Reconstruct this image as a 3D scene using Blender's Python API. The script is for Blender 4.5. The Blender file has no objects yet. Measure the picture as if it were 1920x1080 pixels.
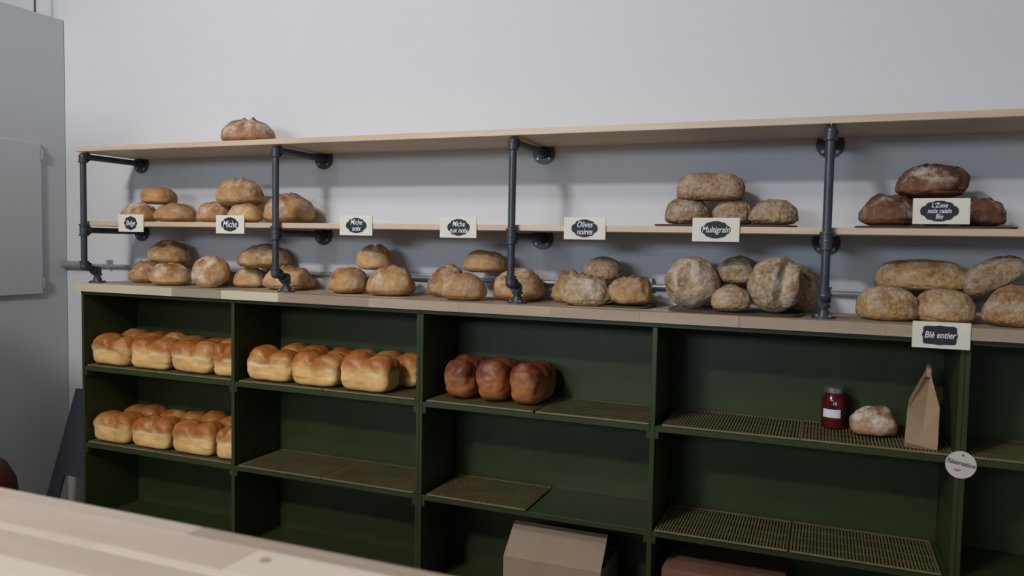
import bpy, bmesh, math, random
from mathutils import Vector, Matrix, noise, Euler
sc = bpy.context.scene
C = sc.collection
PI = math.pi

# ------------------------------------------------------------------ camera
cam_d = bpy.data.cameras.new('camera'); cam = bpy.data.objects.new('camera', cam_d); C.objects.link(cam)
cam_d.sensor_width = 36.0; cam_d.sensor_fit = 'HORIZONTAL'
cam_d.lens = 1458.48/1920*36.0
cam_d.clip_start = 0.02
yaw, pitch, roll = 0.3826, -0.0562, 0.0188
fw = Vector((-math.sin(yaw)*math.cos(pitch), math.cos(yaw)*math.cos(pitch), math.sin(pitch)))
rt = Vector((math.cos(yaw), math.sin(yaw), 0)); up = rt.cross(fw)
r2 = rt*math.cos(roll)+up*math.sin(roll); u2 = -rt*math.sin(roll)+up*math.cos(roll)
M = Matrix((r2, u2, -fw)).transposed().to_4x4(); M.translation = Vector((2.6541, -2.1522, 1.1018))
cam.matrix_world = M
cam_d.dof.use_dof = True; cam_d.dof.focus_distance = 2.75; cam_d.dof.aperture_fstop = 5.0
sc.camera = cam

# ------------------------------------------------------------------ world, lights, exposure
w = bpy.data.worlds.new('world'); sc.world = w; w.use_nodes = True
w.node_tree.nodes['Background'].inputs[0].default_value = (0.80, 0.90, 1.0, 1)
w.node_tree.nodes['Background'].inputs[1].default_value = 0.20
def area(name, loc, target, sx, sy, power, col):
    d = bpy.data.lights.new(name, 'AREA'); d.shape = 'RECTANGLE'; d.size = sx; d.size_y = sy
    d.energy = power; d.color = col
    o = bpy.data.objects.new(name, d); C.objects.link(o); o.location = loc
    o.rotation_euler = (Vector(target)-Vector(loc)).to_track_quat('-Z', 'Y').to_euler()
    return o
area('ceiling_lamp_light', (0.80, -3.5, 2.92), (1.3, 0.2, 1.2), 0.40, 0.16, 48, (1.0, 0.96, 0.96))
area('window_light', (0.7, -5.2, 1.90), (0.7, 0.2, 1.3), 1.8, 0.5, 56, (0.74, 0.87, 1.0))
area('counter_lamp_light', (0.75, -2.6, 3.02), (1.25, -0.3, 0.7), 0.5, 0.3, 23, (1.0, 0.90, 0.80))
vs = sc.view_settings
vs.view_transform = 'Standard'; vs.look = 'None'; vs.gamma = 1.0; vs.use_curve_mapping = False
vs.exposure = 0.14

# ------------------------------------------------------------------ helpers
def link(o, parent=None):
    C.objects.link(o)
    if parent is not None: o.parent = parent
    return o
def obj(name, bm, mat, parent=None, smooth=False, loc=None, rot=None, bevel=0):
    if bevel: bmesh.ops.bevel(bm, geom=bm.edges[:], offset=bevel, segments=1, affect='EDGES', profile=0.7)
    me = bpy.data.meshes.new(name); bm.to_mesh(me); bm.free()
    if smooth:
        for p in me.polygons: p.use_smooth = True
    me.materials.append(mat)
    o = bpy.data.objects.new(name, me)
    if loc: o.location = loc
    if rot: o.rotation_euler = rot
    return link(o, parent)
def tag(o, label, cat, group=None):
    o['label'] = label; o['category'] = cat
    if group: o['group'] = group
    return o
def thing(name, label, cat, loc=(0, 0, 0), rot=(0, 0, 0), group=None):
    o = bpy.data.objects.new(name, None); o.empty_display_size = 0.05
    C.objects.link(o); o.location = loc; o.rotation_euler = rot
    return tag(o, label, cat, group)
def struct(o):
    o['kind'] = 'structure'; return o
def box(bm, x0, x1, y0, y1, z0, z1):
    vs_ = [bm.verts.new(p) for p in ((x0,y0,z0),(x1,y0,z0),(x1,y1,z0),(x0,y1,z0),(x0,y0,z1),(x1,y0,z1),(x1,y1,z1),(x0,y1,z1))]
    for f in ((3,2,1,0),(4,5,6,7),(0,1,5,4),(1,2,6,5),(2,3,7,6),(3,0,4,7)): bm.faces.new([vs_[i] for i in f])
    return bm
def bx(x0, x1, y0, y1, z0, z1): return box(bmesh.new(), x0, x1, y0, y1, z0, z1)
def tube(bm, a, b, r, n=16, r2_=None, caps=True):
    a = Vector(a); b = Vector(b); d = (b-a).normalized()
    s = d.orthogonal().normalized(); t = d.cross(s); r2_ = r if r2_ is None else r2_
    A = [bm.verts.new(a+(s*math.cos(k*2*PI/n)+t*math.sin(k*2*PI/n))*r) for k in range(n)]
    B = [bm.verts.new(b+(s*math.cos(k*2*PI/n)+t*math.sin(k*2*PI/n))*r2_) for k in range(n)]
    for k in range(n): bm.faces.new((A[k], A[(k+1) % n], B[(k+1) % n], B[k]))
    if caps: bm.faces.new(A[::-1]); bm.faces.new(B)
    return bm
def ball(bm, c, r, n=12):
    bmesh.ops.create_uvsphere(bm, u_segments=n, v_segments=n//2+2, radius=r, matrix=Matrix.Translation(c)); return bm
def lathe(bm, prof, n=32, c=(0, 0, 0)):
    rings = []
    for r, z in prof:
        rings.append([bm.verts.new((c[0]+r*math.cos(k*2*PI/n), c[1]+r*math.sin(k*2*PI/n), c[2]+z)) for k in range(n)])
    for i in range(len(rings)-1):
        for k in range(n): bm.faces.new((rings[i][k], rings[i][(k+1) % n], rings[i+1][(k+1) % n], rings[i+1][k]))
    bm.faces.new(rings[0][::-1]); bm.faces.new(rings[-1])
    return bm

# ------------------------------------------------------------------ materials
def mat_base(name):
    m = bpy.data.materials.new(name); m.use_nodes = True
    nt = m.node_tree; return m, nt, nt.nodes['Principled BSDF']
def N(nt, t, **kw):
    n = nt.nodes.new(t)
    for k, v in kw.items(): setattr(n, k, v)
    return n
def coords(nt, scale=(1, 1, 1), kind='Object'):
    tc = N(nt, 'ShaderNodeTexCoord'); mp = N(nt, 'ShaderNodeMapping'); mp.inputs['Scale'].default_value = scale
    nt.links.new(tc.outputs[kind], mp.inputs['Vector']); return mp.outputs['Vector']
def rnd_coords(nt, scale=(1, 1, 1)):
    tc = N(nt, 'ShaderNodeTexCoord'); oi = N(nt, 'ShaderNodeObjectInfo')
    mul = N(nt, 'ShaderNodeMath', operation='MULTIPLY'); mul.inputs[1].default_value = 37.0
    nt.links.new(oi.outputs['Random'], mul.inputs[0])
    add = N(nt, 'ShaderNodeVectorMath', operation='ADD')
    nt.links.new(tc.outputs['Object'], add.inputs[0]); nt.links.new(mul.outputs[0], add.inputs[1])
    mp = N(nt, 'ShaderNodeMapping'); mp.inputs['Scale'].default_value = scale
    nt.links.new(add.outputs[0], mp.inputs['Vector']); return mp.outputs['Vector']
def noise_tex(nt, vec, scale, detail=3, rough=0.5):
    n = N(nt, 'ShaderNodeTexNoise'); n.inputs['Scale'].default_value = scale
    n.inputs['Detail'].default_value = detail; n.inputs['Roughness'].default_value = rough
    nt.links.new(vec, n.inputs['Vector']); return n.outputs['Fac']
def ramp(nt, fac, stops):
    r = N(nt, 'ShaderNodeValToRGB'); e = r.color_ramp.elements
    while len(e) < len(stops): e.new(0.5)
    for i, (p, c) in enumerate(stops):
        e[i].position = p; e[i].color = (c[0], c[1], c[2], 1) if not isinstance(c, (int, float)) else (c, c, c, 1)
    nt.links.new(fac, r.inputs['Fac']); return r.outputs['Color']
def mixc(nt, fac, a, b):
    m = N(nt, 'ShaderNodeMix', data_type='RGBA')
    nt.links.new(fac, m.inputs[0])
    for s, v in ((6, a), (7, b)):
        if isinstance(v, tuple): m.inputs[s].default_value = (*v, 1)
        else: nt.links.new(v, m.inputs[s])
    return m.outputs[2]
def bump(nt, bsdf, h, strength, dist):
    b = N(nt, 'ShaderNodeBump'); b.inputs['Strength'].default_value = strength; b.inputs['Distance'].default_value = dist
    nt.links.new(h, b.inputs['Height']); nt.links.new(b.outputs['Normal'], bsdf.inputs['Normal'])
def plain(name, col, rough=0.6, metal=0.0, var=0.08, scale=6.0, bmp=0.0, bscale=60):
    m, nt, b = mat_base(name)
    v = coords(nt)
    f = noise_tex(nt, v, scale, 4)
    lo = tuple(c*(1-var) for c in col); hi = tuple(min(1, c*(1+var)) for c in col)
    nt.links.new(ramp(nt, f, [(0.3, lo), (0.7, hi)]), b.inputs['Base Color'])
    b.inputs['Roughness'].default_value = rough; b.inputs['Metallic'].default_value = metal
    if bmp: bump(nt, b, noise_tex(nt, v, bscale, 3), bmp, 0.002)
    return m
def wood(name, c1, c2, rough=0.45, along='x'):
    m, nt, b = mat_base(name)
    sc_ = {'x': (2.0, 26, 26), 'y': (26, 2.0, 26)}[along]
    v = rnd_coords(nt, sc_)
    f = noise_tex(nt, v, 1.6, 5, 0.6)
    v2 = rnd_coords(nt, (1.2, 5, 5))
    g = noise_tex(nt, v2, 1.3, 2)
    col = ramp(nt, f, [(0.25, c2), (0.75, c1)])
    dk = tuple(c*0.78 for c in c2)
    col = mixc(nt, ramp(nt, g, [(0.52, 0.0), (0.75, 0.55)]), col, dk)
    nt.links.new(col, b.inputs['Base Color']); b.inputs['Roughness'].default_value = rough
    bump(nt, b, f, 0.15, 0.001)
    return m
def bread_mat(name, light, dark, crumb, flour=0.5, fl_lo=0.48, speck=0.0, rough=0.7, grain=120, bstr=0.35, spec=0.3, mott=0.5):
    m, nt, b = mat_base(name)
    v = rnd_coords(nt)
    a = noise_tex(nt, v, 14, 5, 0.6)
    at_b = N(nt, 'ShaderNodeAttribute', attribute_name='bake'); at_s = N(nt, 'ShaderNodeAttribute', attribute_name='score')
    at_f = N(nt, 'ShaderNodeAttribute', attribute_name='flour')
    # bake (0 pale .. 1 dark) modulated by noise
    ad = N(nt, 'ShaderNodeMath', operation='MULTIPLY_ADD'); ad.inputs[1].default_value = 1.7; ad.inputs[2].default_value = -0.85
    nt.links.new(a, ad.inputs[0])
    a2 = noise_tex(nt, v, 85, 3, 0.6)
    ad2 = N(nt, 'ShaderNodeMath', operation='MULTIPLY_ADD'); ad2.inputs[1].default_value = mott; ad2.inputs[2].default_value = -mott/2
    nt.links.new(a2, ad2.inputs[0])
    ad3 = N(nt, 'ShaderNodeMath', operation='ADD'); nt.links.new(ad.outputs[0], ad3.inputs[0]); nt.links.new(ad2.outputs[0], ad3.inputs[1])
    sm = N(nt, 'ShaderNodeMath', operation='ADD', use_clamp=True)
    nt.links.new(ad3.outputs[0], sm.inputs[0]); nt.links.new(at_b.outputs['Fac'], sm.inputs[1])
    mid = tuple((p*0.55+q*0.45) for p, q in zip(light, dark))
    col = ramp(nt, sm.outputs[0], [(0.05, light), (0.5, mid), (0.95, dark)])
    # pale crumb where the crust has split
    col = mixc(nt, at_s.outputs['Fac'], col, crumb)
    if speck:
        s = N(nt, 'ShaderNodeTexVoronoi'); s.inputs['Scale'].default_value = 90
        nt.links.new(v, s.inputs['Vector'])
        col = mixc(nt, ramp(nt, s.outputs['Distance'], [(0.12, speck), (0.42, 0.0)]), col, tuple(c*0.45 for c in dark))
    # dusting of flour
    fn = noise_tex(nt, v, 22, 6, 0.7)
    fm = N(nt, 'ShaderNodeMath', operation='MULTIPLY', use_clamp=True)
    nt.links.new(ramp(nt, fn, [(fl_lo, 0.0), (fl_lo+0.22, 1.0)]), fm.inputs[0]); nt.links.new(at_f.outputs['Fac'], fm.inputs[1])
    fm2 = N(nt, 'ShaderNodeMath', operation='MULTIPLY', use_clamp=True); fm2.inputs[1].default_value = flour
    nt.links.new(fm.outputs[0], fm2.inputs[0])
    col = mixc(nt, fm2.outputs[0], col, (0.74, 0.66, 0.55))
    nt.links.new(col, b.inputs['Base Color']); b.inputs['Roughness'].default_value = rough
    b.inputs['Specular IOR Level'].default_value = spec
    hb = noise_tex(nt, v, grain, 4, 0.65)
    bump(nt, b, hb, bstr, 0.007)
    return m

MT = {}
MT['wall'] = plain('wall_paint', (0.63, 0.64, 0.668), 0.85, var=0.015, scale=1.5, bmp=0.05, bscale=90)
MT['partition'] = plain('partition_paint', (0.50, 0.53, 0.555), 0.8, var=0.02, scale=1.5)
MT['white'] = plain('white_trim', (0.78, 0.77, 0.74), 0.6, var=0.03)
MT['ceiling'] = plain('ceiling_paint', (0.6, 0.6, 0.6), 0.9, var=0.02)
MT['floor'] = plain('floor_concrete', (0.22, 0.20, 0.19), 0.55, var=0.2, scale=3, bmp=0.1)
MT['green'] = plain('green_paint', (0.032, 0.046, 0.0140), 0.40, var=0.10, scale=9, bmp=0.06, bscale=50)
MT['iron'] = plain('black_iron_pipe', (0.062, 0.067, 0.082), 0.42, metal=0.35, var=0.25, scale=25, bmp=0.1, bscale=120)
MT['steel'] = plain('galvanised_conduit', (0.36, 0.38, 0.40), 0.4, metal=0.5, var=0.1, scale=20)
MT['pine'] = wood('pine_board', (0.66, 0.52, 0.38), (0.55, 0.41, 0.28))
MT['st0'] = wood('stave_pale', (0.66, 0.58, 0.43), (0.57, 0.49, 0.35))
MT['st1'] = wood('stave_tan', (0.46, 0.36, 0.26), (0.38, 0.28, 0.19))
MT['st2'] = wood('stave_pink', (0.43, 0.325, 0.24), (0.35, 0.255, 0.18))
MT['st3'] = wood('stave_grey', (0.40, 0.33, 0.25), (0.31, 0.25, 0.18))
MT['fg0'] = wood('counter_stave_pale', (0.66, 0.58, 0.47), (0.60, 0.52, 0.41))
MT['fg1'] = wood('counter_stave_tan', (0.52, 0.44, 0.35), (0.45, 0.37, 0.29))
MT['fg3'] = wood('counter_stave_brown', (0.38, 0.29, 0.22), (0.33, 0.25, 0.18))
MT['fg2'] = wood('counter_stave_rose', (0.53, 0.44, 0.36), (0.46, 0.37, 0.29))
MT['mesh'] = plain('tan_rack', (0.160, 0.132, 0.058), 0.6, var=0.2, scale=12)
MT['tray'] = plain('dark_tray', (0.13, 0.105, 0.08), 0.5, var=0.2, scale=12)
MT['card'] = plain('sign_card', (0.74, 0.70, 0.60), 0.7, var=0.04, scale=10)
MT['slate'] = plain('chalkboard_black', (0.016, 0.019, 0.026), 0.7, var=0.2)
MT['chalk'] = plain('chalk_white', (0.80, 0.82, 0.86), 0.9, var=0.1, scale=60)
MT['ink'] = plain('dark_ink', (0.03, 0.015, 0.02), 0.7)
MT['tagw'] = plain('tag_wood', (0.62, 0.55, 0.50), 0.7, var=0.04)
MT['kraft'] = plain('kraft_paper', (0.36, 0.235, 0.14), 0.75, var=0.10, scale=14, bmp=0.2, bscale=35)
MT['carton'] = plain('cardboard', (0.40, 0.29, 0.21), 0.8, var=0.06, scale=8)
MT['carton2'] = plain('cardboard_red', (0.24, 0.115, 0.075), 0.8, var=0.08, scale=8)
MT['board'] = plain('slate_board', (0.050, 0.056, 0.075), 0.55, var=0.12, scale=6)
MT['red'] = plain('dark_red_vinyl', (0.085, 0.012, 0.013), 0.5, var=0.15)
MT['jam'] = plain('red_preserve', (0.085, 0.007, 0.008), 0.12, var=0.3, scale=30)
MT['lid'] = plain('silver_lid', (0.55, 0.56, 0.57), 0.3, metal=0.9, var=0.05)
MT['paper'] = plain('white_paper', (0.72, 0.72, 0.78), 0.8, var=0.02)
MT['cable'] = plain('dark_cable', (0.05, 0.05, 0.07), 0.6)

CR = (0.70, 0.55, 0.36)
BM = {
 'golden':  bread_mat('golden_crust', (0.58, 0.35, 0.15), (0.24, 0.095, 0.033), CR, 0.75, 0.47, grain=70),
 'brown':   bread_mat('brown_crust', (0.40, 0.205, 0.095), (0.15, 0.055, 0.025), CR, 0.75, 0.46, grain=80),
 'nut':     bread_mat('nut_crust', (0.54, 0.33, 0.15), (0.22, 0.10, 0.04), CR, 0.65, 0.46, speck=0.2, grain=90, bstr=0.5),
 'oat':     bread_mat('multigrain_crust', (0.47, 0.31, 0.185), (0.22, 0.12, 0.058), (0.52, 0.42, 0.30), 0.45, 0.42, speck=0.35, rough=0.85, grain=130, bstr=1.0, mott=2.2),
 'rustic':  bread_mat('rustic_crust', (0.50, 0.365, 0.21), (0.25, 0.145, 0.07), (0.62, 0.52, 0.38), 0.80, 0.45, speck=0.2, rough=0.85, grain=110, bstr=1.0, mott=2.2),
 'wheat':   bread_mat('whole_wheat_crust', (0.52, 0.32, 0.13), (0.27, 0.125, 0.045), (0.52, 0.42, 0.30), 0.55, 0.40, speck=0.2, rough=0.85, grain=130, bstr=1.0, mott=2.2),
 'dark':    bread_mat('dark_crust', (0.20, 0.088, 0.045), (0.038, 0.016, 0.011), (0.40, 0.28, 0.18), 0.7, 0.50, grain=60, bstr=0.7),
 'sand':    bread_mat('sandwich_crust', (0.82, 0.52, 0.20), (0.38, 0.125, 0.024), (0.84, 0.68, 0.42), 0.0, rough=0.45, grain=30, bstr=0.15, spec=0.4, mott=0.25),
 'brioche': bread_mat('brioche_crust', (0.44, 0.155, 0.045), (0.14, 0.032, 0.012), (0.42, 0.2, 0.08), 0.0, rough=0.5, grain=40, bstr=0.15, spec=0.5, mott=0.4),
 'floury':  bread_mat('floury_crust', (0.42, 0.22, 0.11), (0.18, 0.075, 0.035), (0.30, 0.16, 0.09), 0.95, 0.40, grain=60, bstr=0.4),
}

# ------------------------------------------------------------------ the room
W = 0.2756; FZ = -0.10
struct(obj('floor', bx(-3.2, 6.2, -6.0, W+0.1, FZ-0.05, FZ), MT['floor']))
struct(obj('wall_back', bx(-3.2, 6.2, W, W+0.1, FZ, 3.1), MT['wall']))
struct(obj('wall_left', bx(-0.50, -0.421, -4.5, W-0.0005, FZ, 2.026), MT['partition'], bevel=0.003))
struct(obj('ceiling', bx(-3.2, 6.2, -6.0, W+0.1, 3.1, 3.15), MT['ceiling']))
struct(obj('wall_far_left', bx(-3.3, -3.2, -6.0, W+0.1, FZ, 3.1), MT['partition']))
struct(obj('baseboard_back', bx(-0.419, -0.005, W-0.014, W-0.0005, FZ, 0.055), MT['white'], bevel=0.002))
struct(obj('shade_block', bx(-0.36, 0.27, -2.2, -1.53, FZ, 1.66), MT['partition'], bevel=0.004))  # unseen block, added only to throw the diagonal shadow on the partition
# hinged hatch on the partition
d1 = struct(obj('door_1', bx(-0.4208, -0.406, -0.62, 0.150, 0.856, 1.486), MT['partition'], bevel=0.002))
for z in (1.441, 0.903):
    hb = tube(bmesh.new(), (-0.404, 0.154, z-0.022), (-0.404, 0.154, z+0.022), 0.0055, 10)
    box(hb, -0.4205, -0.417, 0.1515, 0.172, z-0.02, z+0.02)
    obj('hinge', hb, MT['steel'], d1)

# ------------------------------------------------------------------ green cabinet units
def cabinet(name, label, x0, xm, x1, t_out=0.0115, t_mid=0.014):
    T = thing(name, label, 'cabinet', (x0, 0, FZ), group='green cabinet units along the wall')
    def P(n, bm, bev=0.0012):
        bmesh.ops.translate(bm, verts=bm.verts, vec=(-x0, 0, -FZ)); return obj(n, bm, MT['green'], T, bevel=bev)
    top = 0.8905; D = 0.256
    P('side_panel', bx(x0+0.0003, x0+t_out, 0, D, FZ, top-0.0125))
    P('side_panel', bx(x1-t_out, x1-0.0003, 0, D, FZ, top-0.0125))
    P('divider', bx(xm-t_mid/2, xm+t_mid/2, 0.001, D-0.004, FZ, top-0.0125))
    P('top_panel', bx(x0+0.0003, x1-0.0003, -0.001, D, top-0.012, top))
    P('back_panel', bx(x0+t_out, x1-t_out, D-0.004, D+0.004, FZ, top-0.0125))
    for a, b in ((x0+t_out, xm-t_mid/2), (xm+t_mid/2, x1-t_out)):
        for z in (0.6, 0.3, 0.0):
            P('shelf', bx(a+0.0002, b-0.0002, 0.0015, D-0.0045, z-0.016, z))
            if z > 0.1:
                P('support_block', bx(a+0.0002, a+0.010, 0.003, 0.12, z-0.036, z-0.0162), 0)
                P('support_block', bx(b-0.010, b-0.0002, 0.003, 0.12, z-0.036, z-0.0162), 0)
        P('kick_board', bx(a+0.0002, b-0.0002, 0.03, 0.042, FZ, -0.0162), 0)
    return T
cabinet('shelf_cabinet', 'dark green open cabinet unit at the left holding golden sandwich loaves', 0.0, 0.7347, 1.4788)
cabinet('shelf_cabinet', 'dark green open cabinet unit holding the reddish brown loaves, jar and paper bag', 1.4788, 2.2203, 2.9778)
cabinet('shelf_cabinet', 'dark green open cabinet unit cut off by the right edge of the picture', 2.9778, 3.72, 4.46)

# ------------------------------------------------------------------ wooden worktop on the cabinets, in staves
random.seed(4)
wt = thing('worktop', 'long wooden block worktop on the green cabinets, pale and tan staves', 'worktop', (0, 0, 0.892))
def staves(parent, y0, y1, xs, mats, z0, z1, ox=(0, 0, 0)):
    for i in range(len(xs)-1):
        b = bx(xs[i]+(0.0008 if abs(xs[i]-2.446) < 1e-6 else 0.0001)-ox[0], xs[i+1]-0.0001-ox[0], y0-ox[1], y1-ox[1], z0-ox[2], z1-ox[2])
        obj('stave', b, MT[mats[i % len(mats)]], parent, bevel=0.0003)
O = (0, 0, 0.892)
front = [-0.012, 0.475, 0.70, 0.945, 1.30, 1.62, 1.92, 2.18, 2.446, 2.80, 3.15, 3.6, 4.1, 4.5]
staves(wt, -0.018, 0.026, front, ['st0', 'st3', 'st0', 'st2', 'st1', 'st1', 'st2', 'st1', 'st2', 'st1', 'st3', 'st1', 'st2'], 0.892, 0.922, O)
y = 0.0262
for r in range(6):
    y1 = min(y+0.042, W-0.0006); xs = [-0.012]; ms = []
    while xs[-1] < 4.5:
        xs.append(min(4.5, xs[-1]+random.uniform(0.25, 0.6))); ms.append(random.choice(['st1', 'st2', 'st3', 'st1', 'st0']))
    if y1-y > 0.005: staves(wt, y, y1-0.0003, xs, ms, 0.892, 0.922, O)
    y = y1

# ------------------------------------------------------------------ pipe brackets and upper shelves
PX = [0.0191, 0.9196, 1.7828, 2.6534]
ZT, ZM = 1.4035, 1.1245       # centre lines of the two arms
names = ['leftmost black iron pipe bracket, its foot near the left end of the worktop',
         'second black iron pipe bracket from the left, in front of golden loaves',
         'third black iron pipe bracket from the left, in the middle of the picture',
         'rightmost black iron pipe bracket, between the multigrain loaves and the whole wheat loaves']
def bracket(x, label):
    T = thing('pipe_bracket', label, 'shelf bracket', (x, 0.0575, 0.922), group='iron pipe brackets of the wall shelves')
    def L(p): return (p[0]-x, p[1]-0.0575, p[2]-0.922)
    def tb(n, segs, sm=True):
        bm = bmesh.new()
        for s in segs: tube(bm, L(s[0]), L(s[1]), s[2], 18, s[3] if len(s) > 3 else None)
        o = obj(n, bm, MT['iron'], T, smooth=sm)
        return o
    R = 0.0112; F = 0.0155
    tb('post', [((x, 0, ZM+0.02), (x, 0, ZT-0.018), R)], False)
    tb('post', [((x, 0, 1.004), (x, 0, ZM-0.02), R)], False)
    # top elbow
    def elbow(n, c, d1, d2):
        bm = bmesh.new(); c = Vector(L(c)); d1 = Vector(d1); d2 = Vector(d2)
        ball(bm, c, F*0.98, 16); tube(bm, c, c+d1*0.017, F*0.95, 18); tube(bm, c, c+d2*0.017, F*0.95, 18)
        tube(bm, c+d1*0.017, c+d1*0.022, F*1.12, 18); tube(bm, c+d2*0.017, c+d2*0.022, F*1.12, 18)
        return obj(n, bm, MT['iron'], T, smooth=False)
    elbow('elbow', (x, 0, ZT), (0, 0, -1), (0, 1, 0))
    t = elbow('tee', (x, 0, ZM), (0, 0, -1), (0, 1, 0))
    tb('collar', [((x, 0, ZM), (x, 0, ZM+0.018), F*0.95), ((x, 0, ZM+0.018), (x, 0, ZM+0.024), F*1.12)], False)
    for z in (ZT, ZM):
        tb('arm', [((x, 0.018, z), (x, W-0.012, z), R)], False)
        fl = tb('wall_flange', [((x, W-0.007, z), (x, W-0.0006, z), 0.0385), ((x, W-0.026, z), (x, W-0.007, z), 0.017, 0.019)], False)
        bm = bmesh.new()
        for a in (PI/4, 3*PI/4, 5*PI/4, 7*PI/4):
            p = (x+0.028*math.cos(a), W-0.007, z+0.028*math.sin(a)); tube(bm, L(p), L((p[0], p[1]-0.003, p[2])), 0.0045, 8)
        obj('screws', bm, MT['steel'], fl)
    # jog at the foot
    elbow('elbow', (x, 0, 0.985), (0, 0, 1), (0, 1, 0)); elbow('elbow', (x, 0.0575, 0.972), (0, 0, -1), (0, -1, 0))
    tb('foot_pipe', [((x, 0.0575, 0.934), (x, 0.0575, 0.955), R)], False)
    ff = tb('foot_flange', [((x, 0.0575, 0.9222), (x, 0.0575, 0.928), 0.030), ((x, 0.0575, 0.928), (x, 0.0575, 0.942), 0.0165, 0.0145)], False)
    bm = bmesh.new()
    for a in (PI/4, 3*PI/4, 5*PI/4, 7*PI/4):
        p = (x+0.0225*math.cos(a), 0.0575+0.0225*math.sin(a), 0.928); tube(bm, L(p), L((p[0], p[1], p[2]+0.0035)), 0.004, 8)
    obj('screws', bm, MT['steel'], ff)
for x, l in zip(PX, names): bracket(x, l)
zt0 = ZT+0.0178
tag(obj('wall_shelf', bx(-0.006, 2.6530, -0.012, W-0.0006, zt0, 1.4400), MT['pine'], bevel=0.0015), 'long pale wooden top shelf with one floury brown loaf on it', 'shelf', 'pale wooden wall shelves')
tag(obj('wall_shelf', bx(2.6545, 4.4, -0.012, W-0.0006, zt0, 1.4400), MT['pine'], bevel=0.0015), 'pale wooden top shelf board at the right, above the darkest loaves', 'shelf', 'pale wooden wall shelves')
zm0 = ZM+0.0178
ml = ['pale wooden middle shelf at the left, carrying two piles of golden loaves',
      'pale wooden middle shelf between second and third bracket, nearly empty',
      'pale wooden middle shelf carrying the pile of bumpy multigrain loaves',
      'pale wooden middle shelf at the right carrying the darkest loaves']
me_ = [(0.004, 0.9190), (0.9202, 1.7822), (1.7834, 2.6528), (2.6540, 4.4)]
for (a, b), l in zip(me_, ml):
    tag(obj('wall_shelf', bx(a, b, 0.0195, W-0.0006, zm0, 1.1600), MT['pine'], bevel=0.0012), l, 'shelf', 'pale wooden wall shelves')

# conduit along the wall behind the loaves
cd = thing('wall_conduit', 'thin grey metal conduit running along the back wall above the worktop', 'conduit', (0, W, 0.978))
obj('pipe', tube(bmesh.new(), (-0.421, -0.014, 0), (4.4, -0.014, 0), 0.0078, 14), MT['steel'], cd)
obj('coupling', tube(tube(bmesh.new(), (-0.415, -0.0165, 0), (-0.29, -0.0165, 0), 0.0155, 16), (-0.29, -0.0165, 0), (-0.27, -0.014, 0), 0.0155, 16, 0.009), MT['steel'], cd)
for x in (-0.155, 1.0, 2.15, 3.2):
    b = bx(x-0.006, x+0.006, -0.0235, -0.0006, -0.010, 0.026)
    obj('strap', b, MT['steel'], cd, bevel=0.001)
cbl = bmesh.new(); tube(cbl, (-0.455, 0.168, 2.03), (-0.452, 0.170, 2.55), 0.004, 10); tube(cbl, (-0.452, 0.170, 2.55), (-0.46, 0.18, 3.095), 0.004, 10)
tag(obj('hanging_cable', cbl, MT['cable']), 'thin dark cable hanging above the grey partition, top left corner', 'cable')

# ------------------------------------------------------------------ bread
def cube_dirs(n):
    vs_, idx, fs = [], {}, []
    def vid(p):
        k = tuple(round(c*1000) for c in p)
        if k not in idx:
            idx[k] = len(vs_); vs_.append(p)
        return idx[k]
    for ax in range(3):
        for sg in (-1, 1):
            g = {}
            for i in range(n+1):
                for j in range(n+1):
                    a = math.tan((i/n*2-1)*PI/4); b = math.tan((j/n*2-1)*PI/4)
                    p = [0, 0, 0]; p[ax] = sg; p[(ax+1) % 3] = a; p[(ax+2) % 3] = b
                    l = math.sqrt(sum(c*c for c in p)); g[i, j] = vid(tuple(c/l for c in p))
            for i in range(n):
                for j in range(n):
                    q = (g[i, j], g[i+1, j], g[i+1, j+1], g[i, j+1]); fs.append(q if sg > 0 else q[::-1])
    return vs_, fs
DIRS, FACES = cube_dirs(26)
def ss(a, b, x):
    t = max(0.0, min(1.0, (x-a)/(b-a))); return t*t*(3-2*t)
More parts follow.
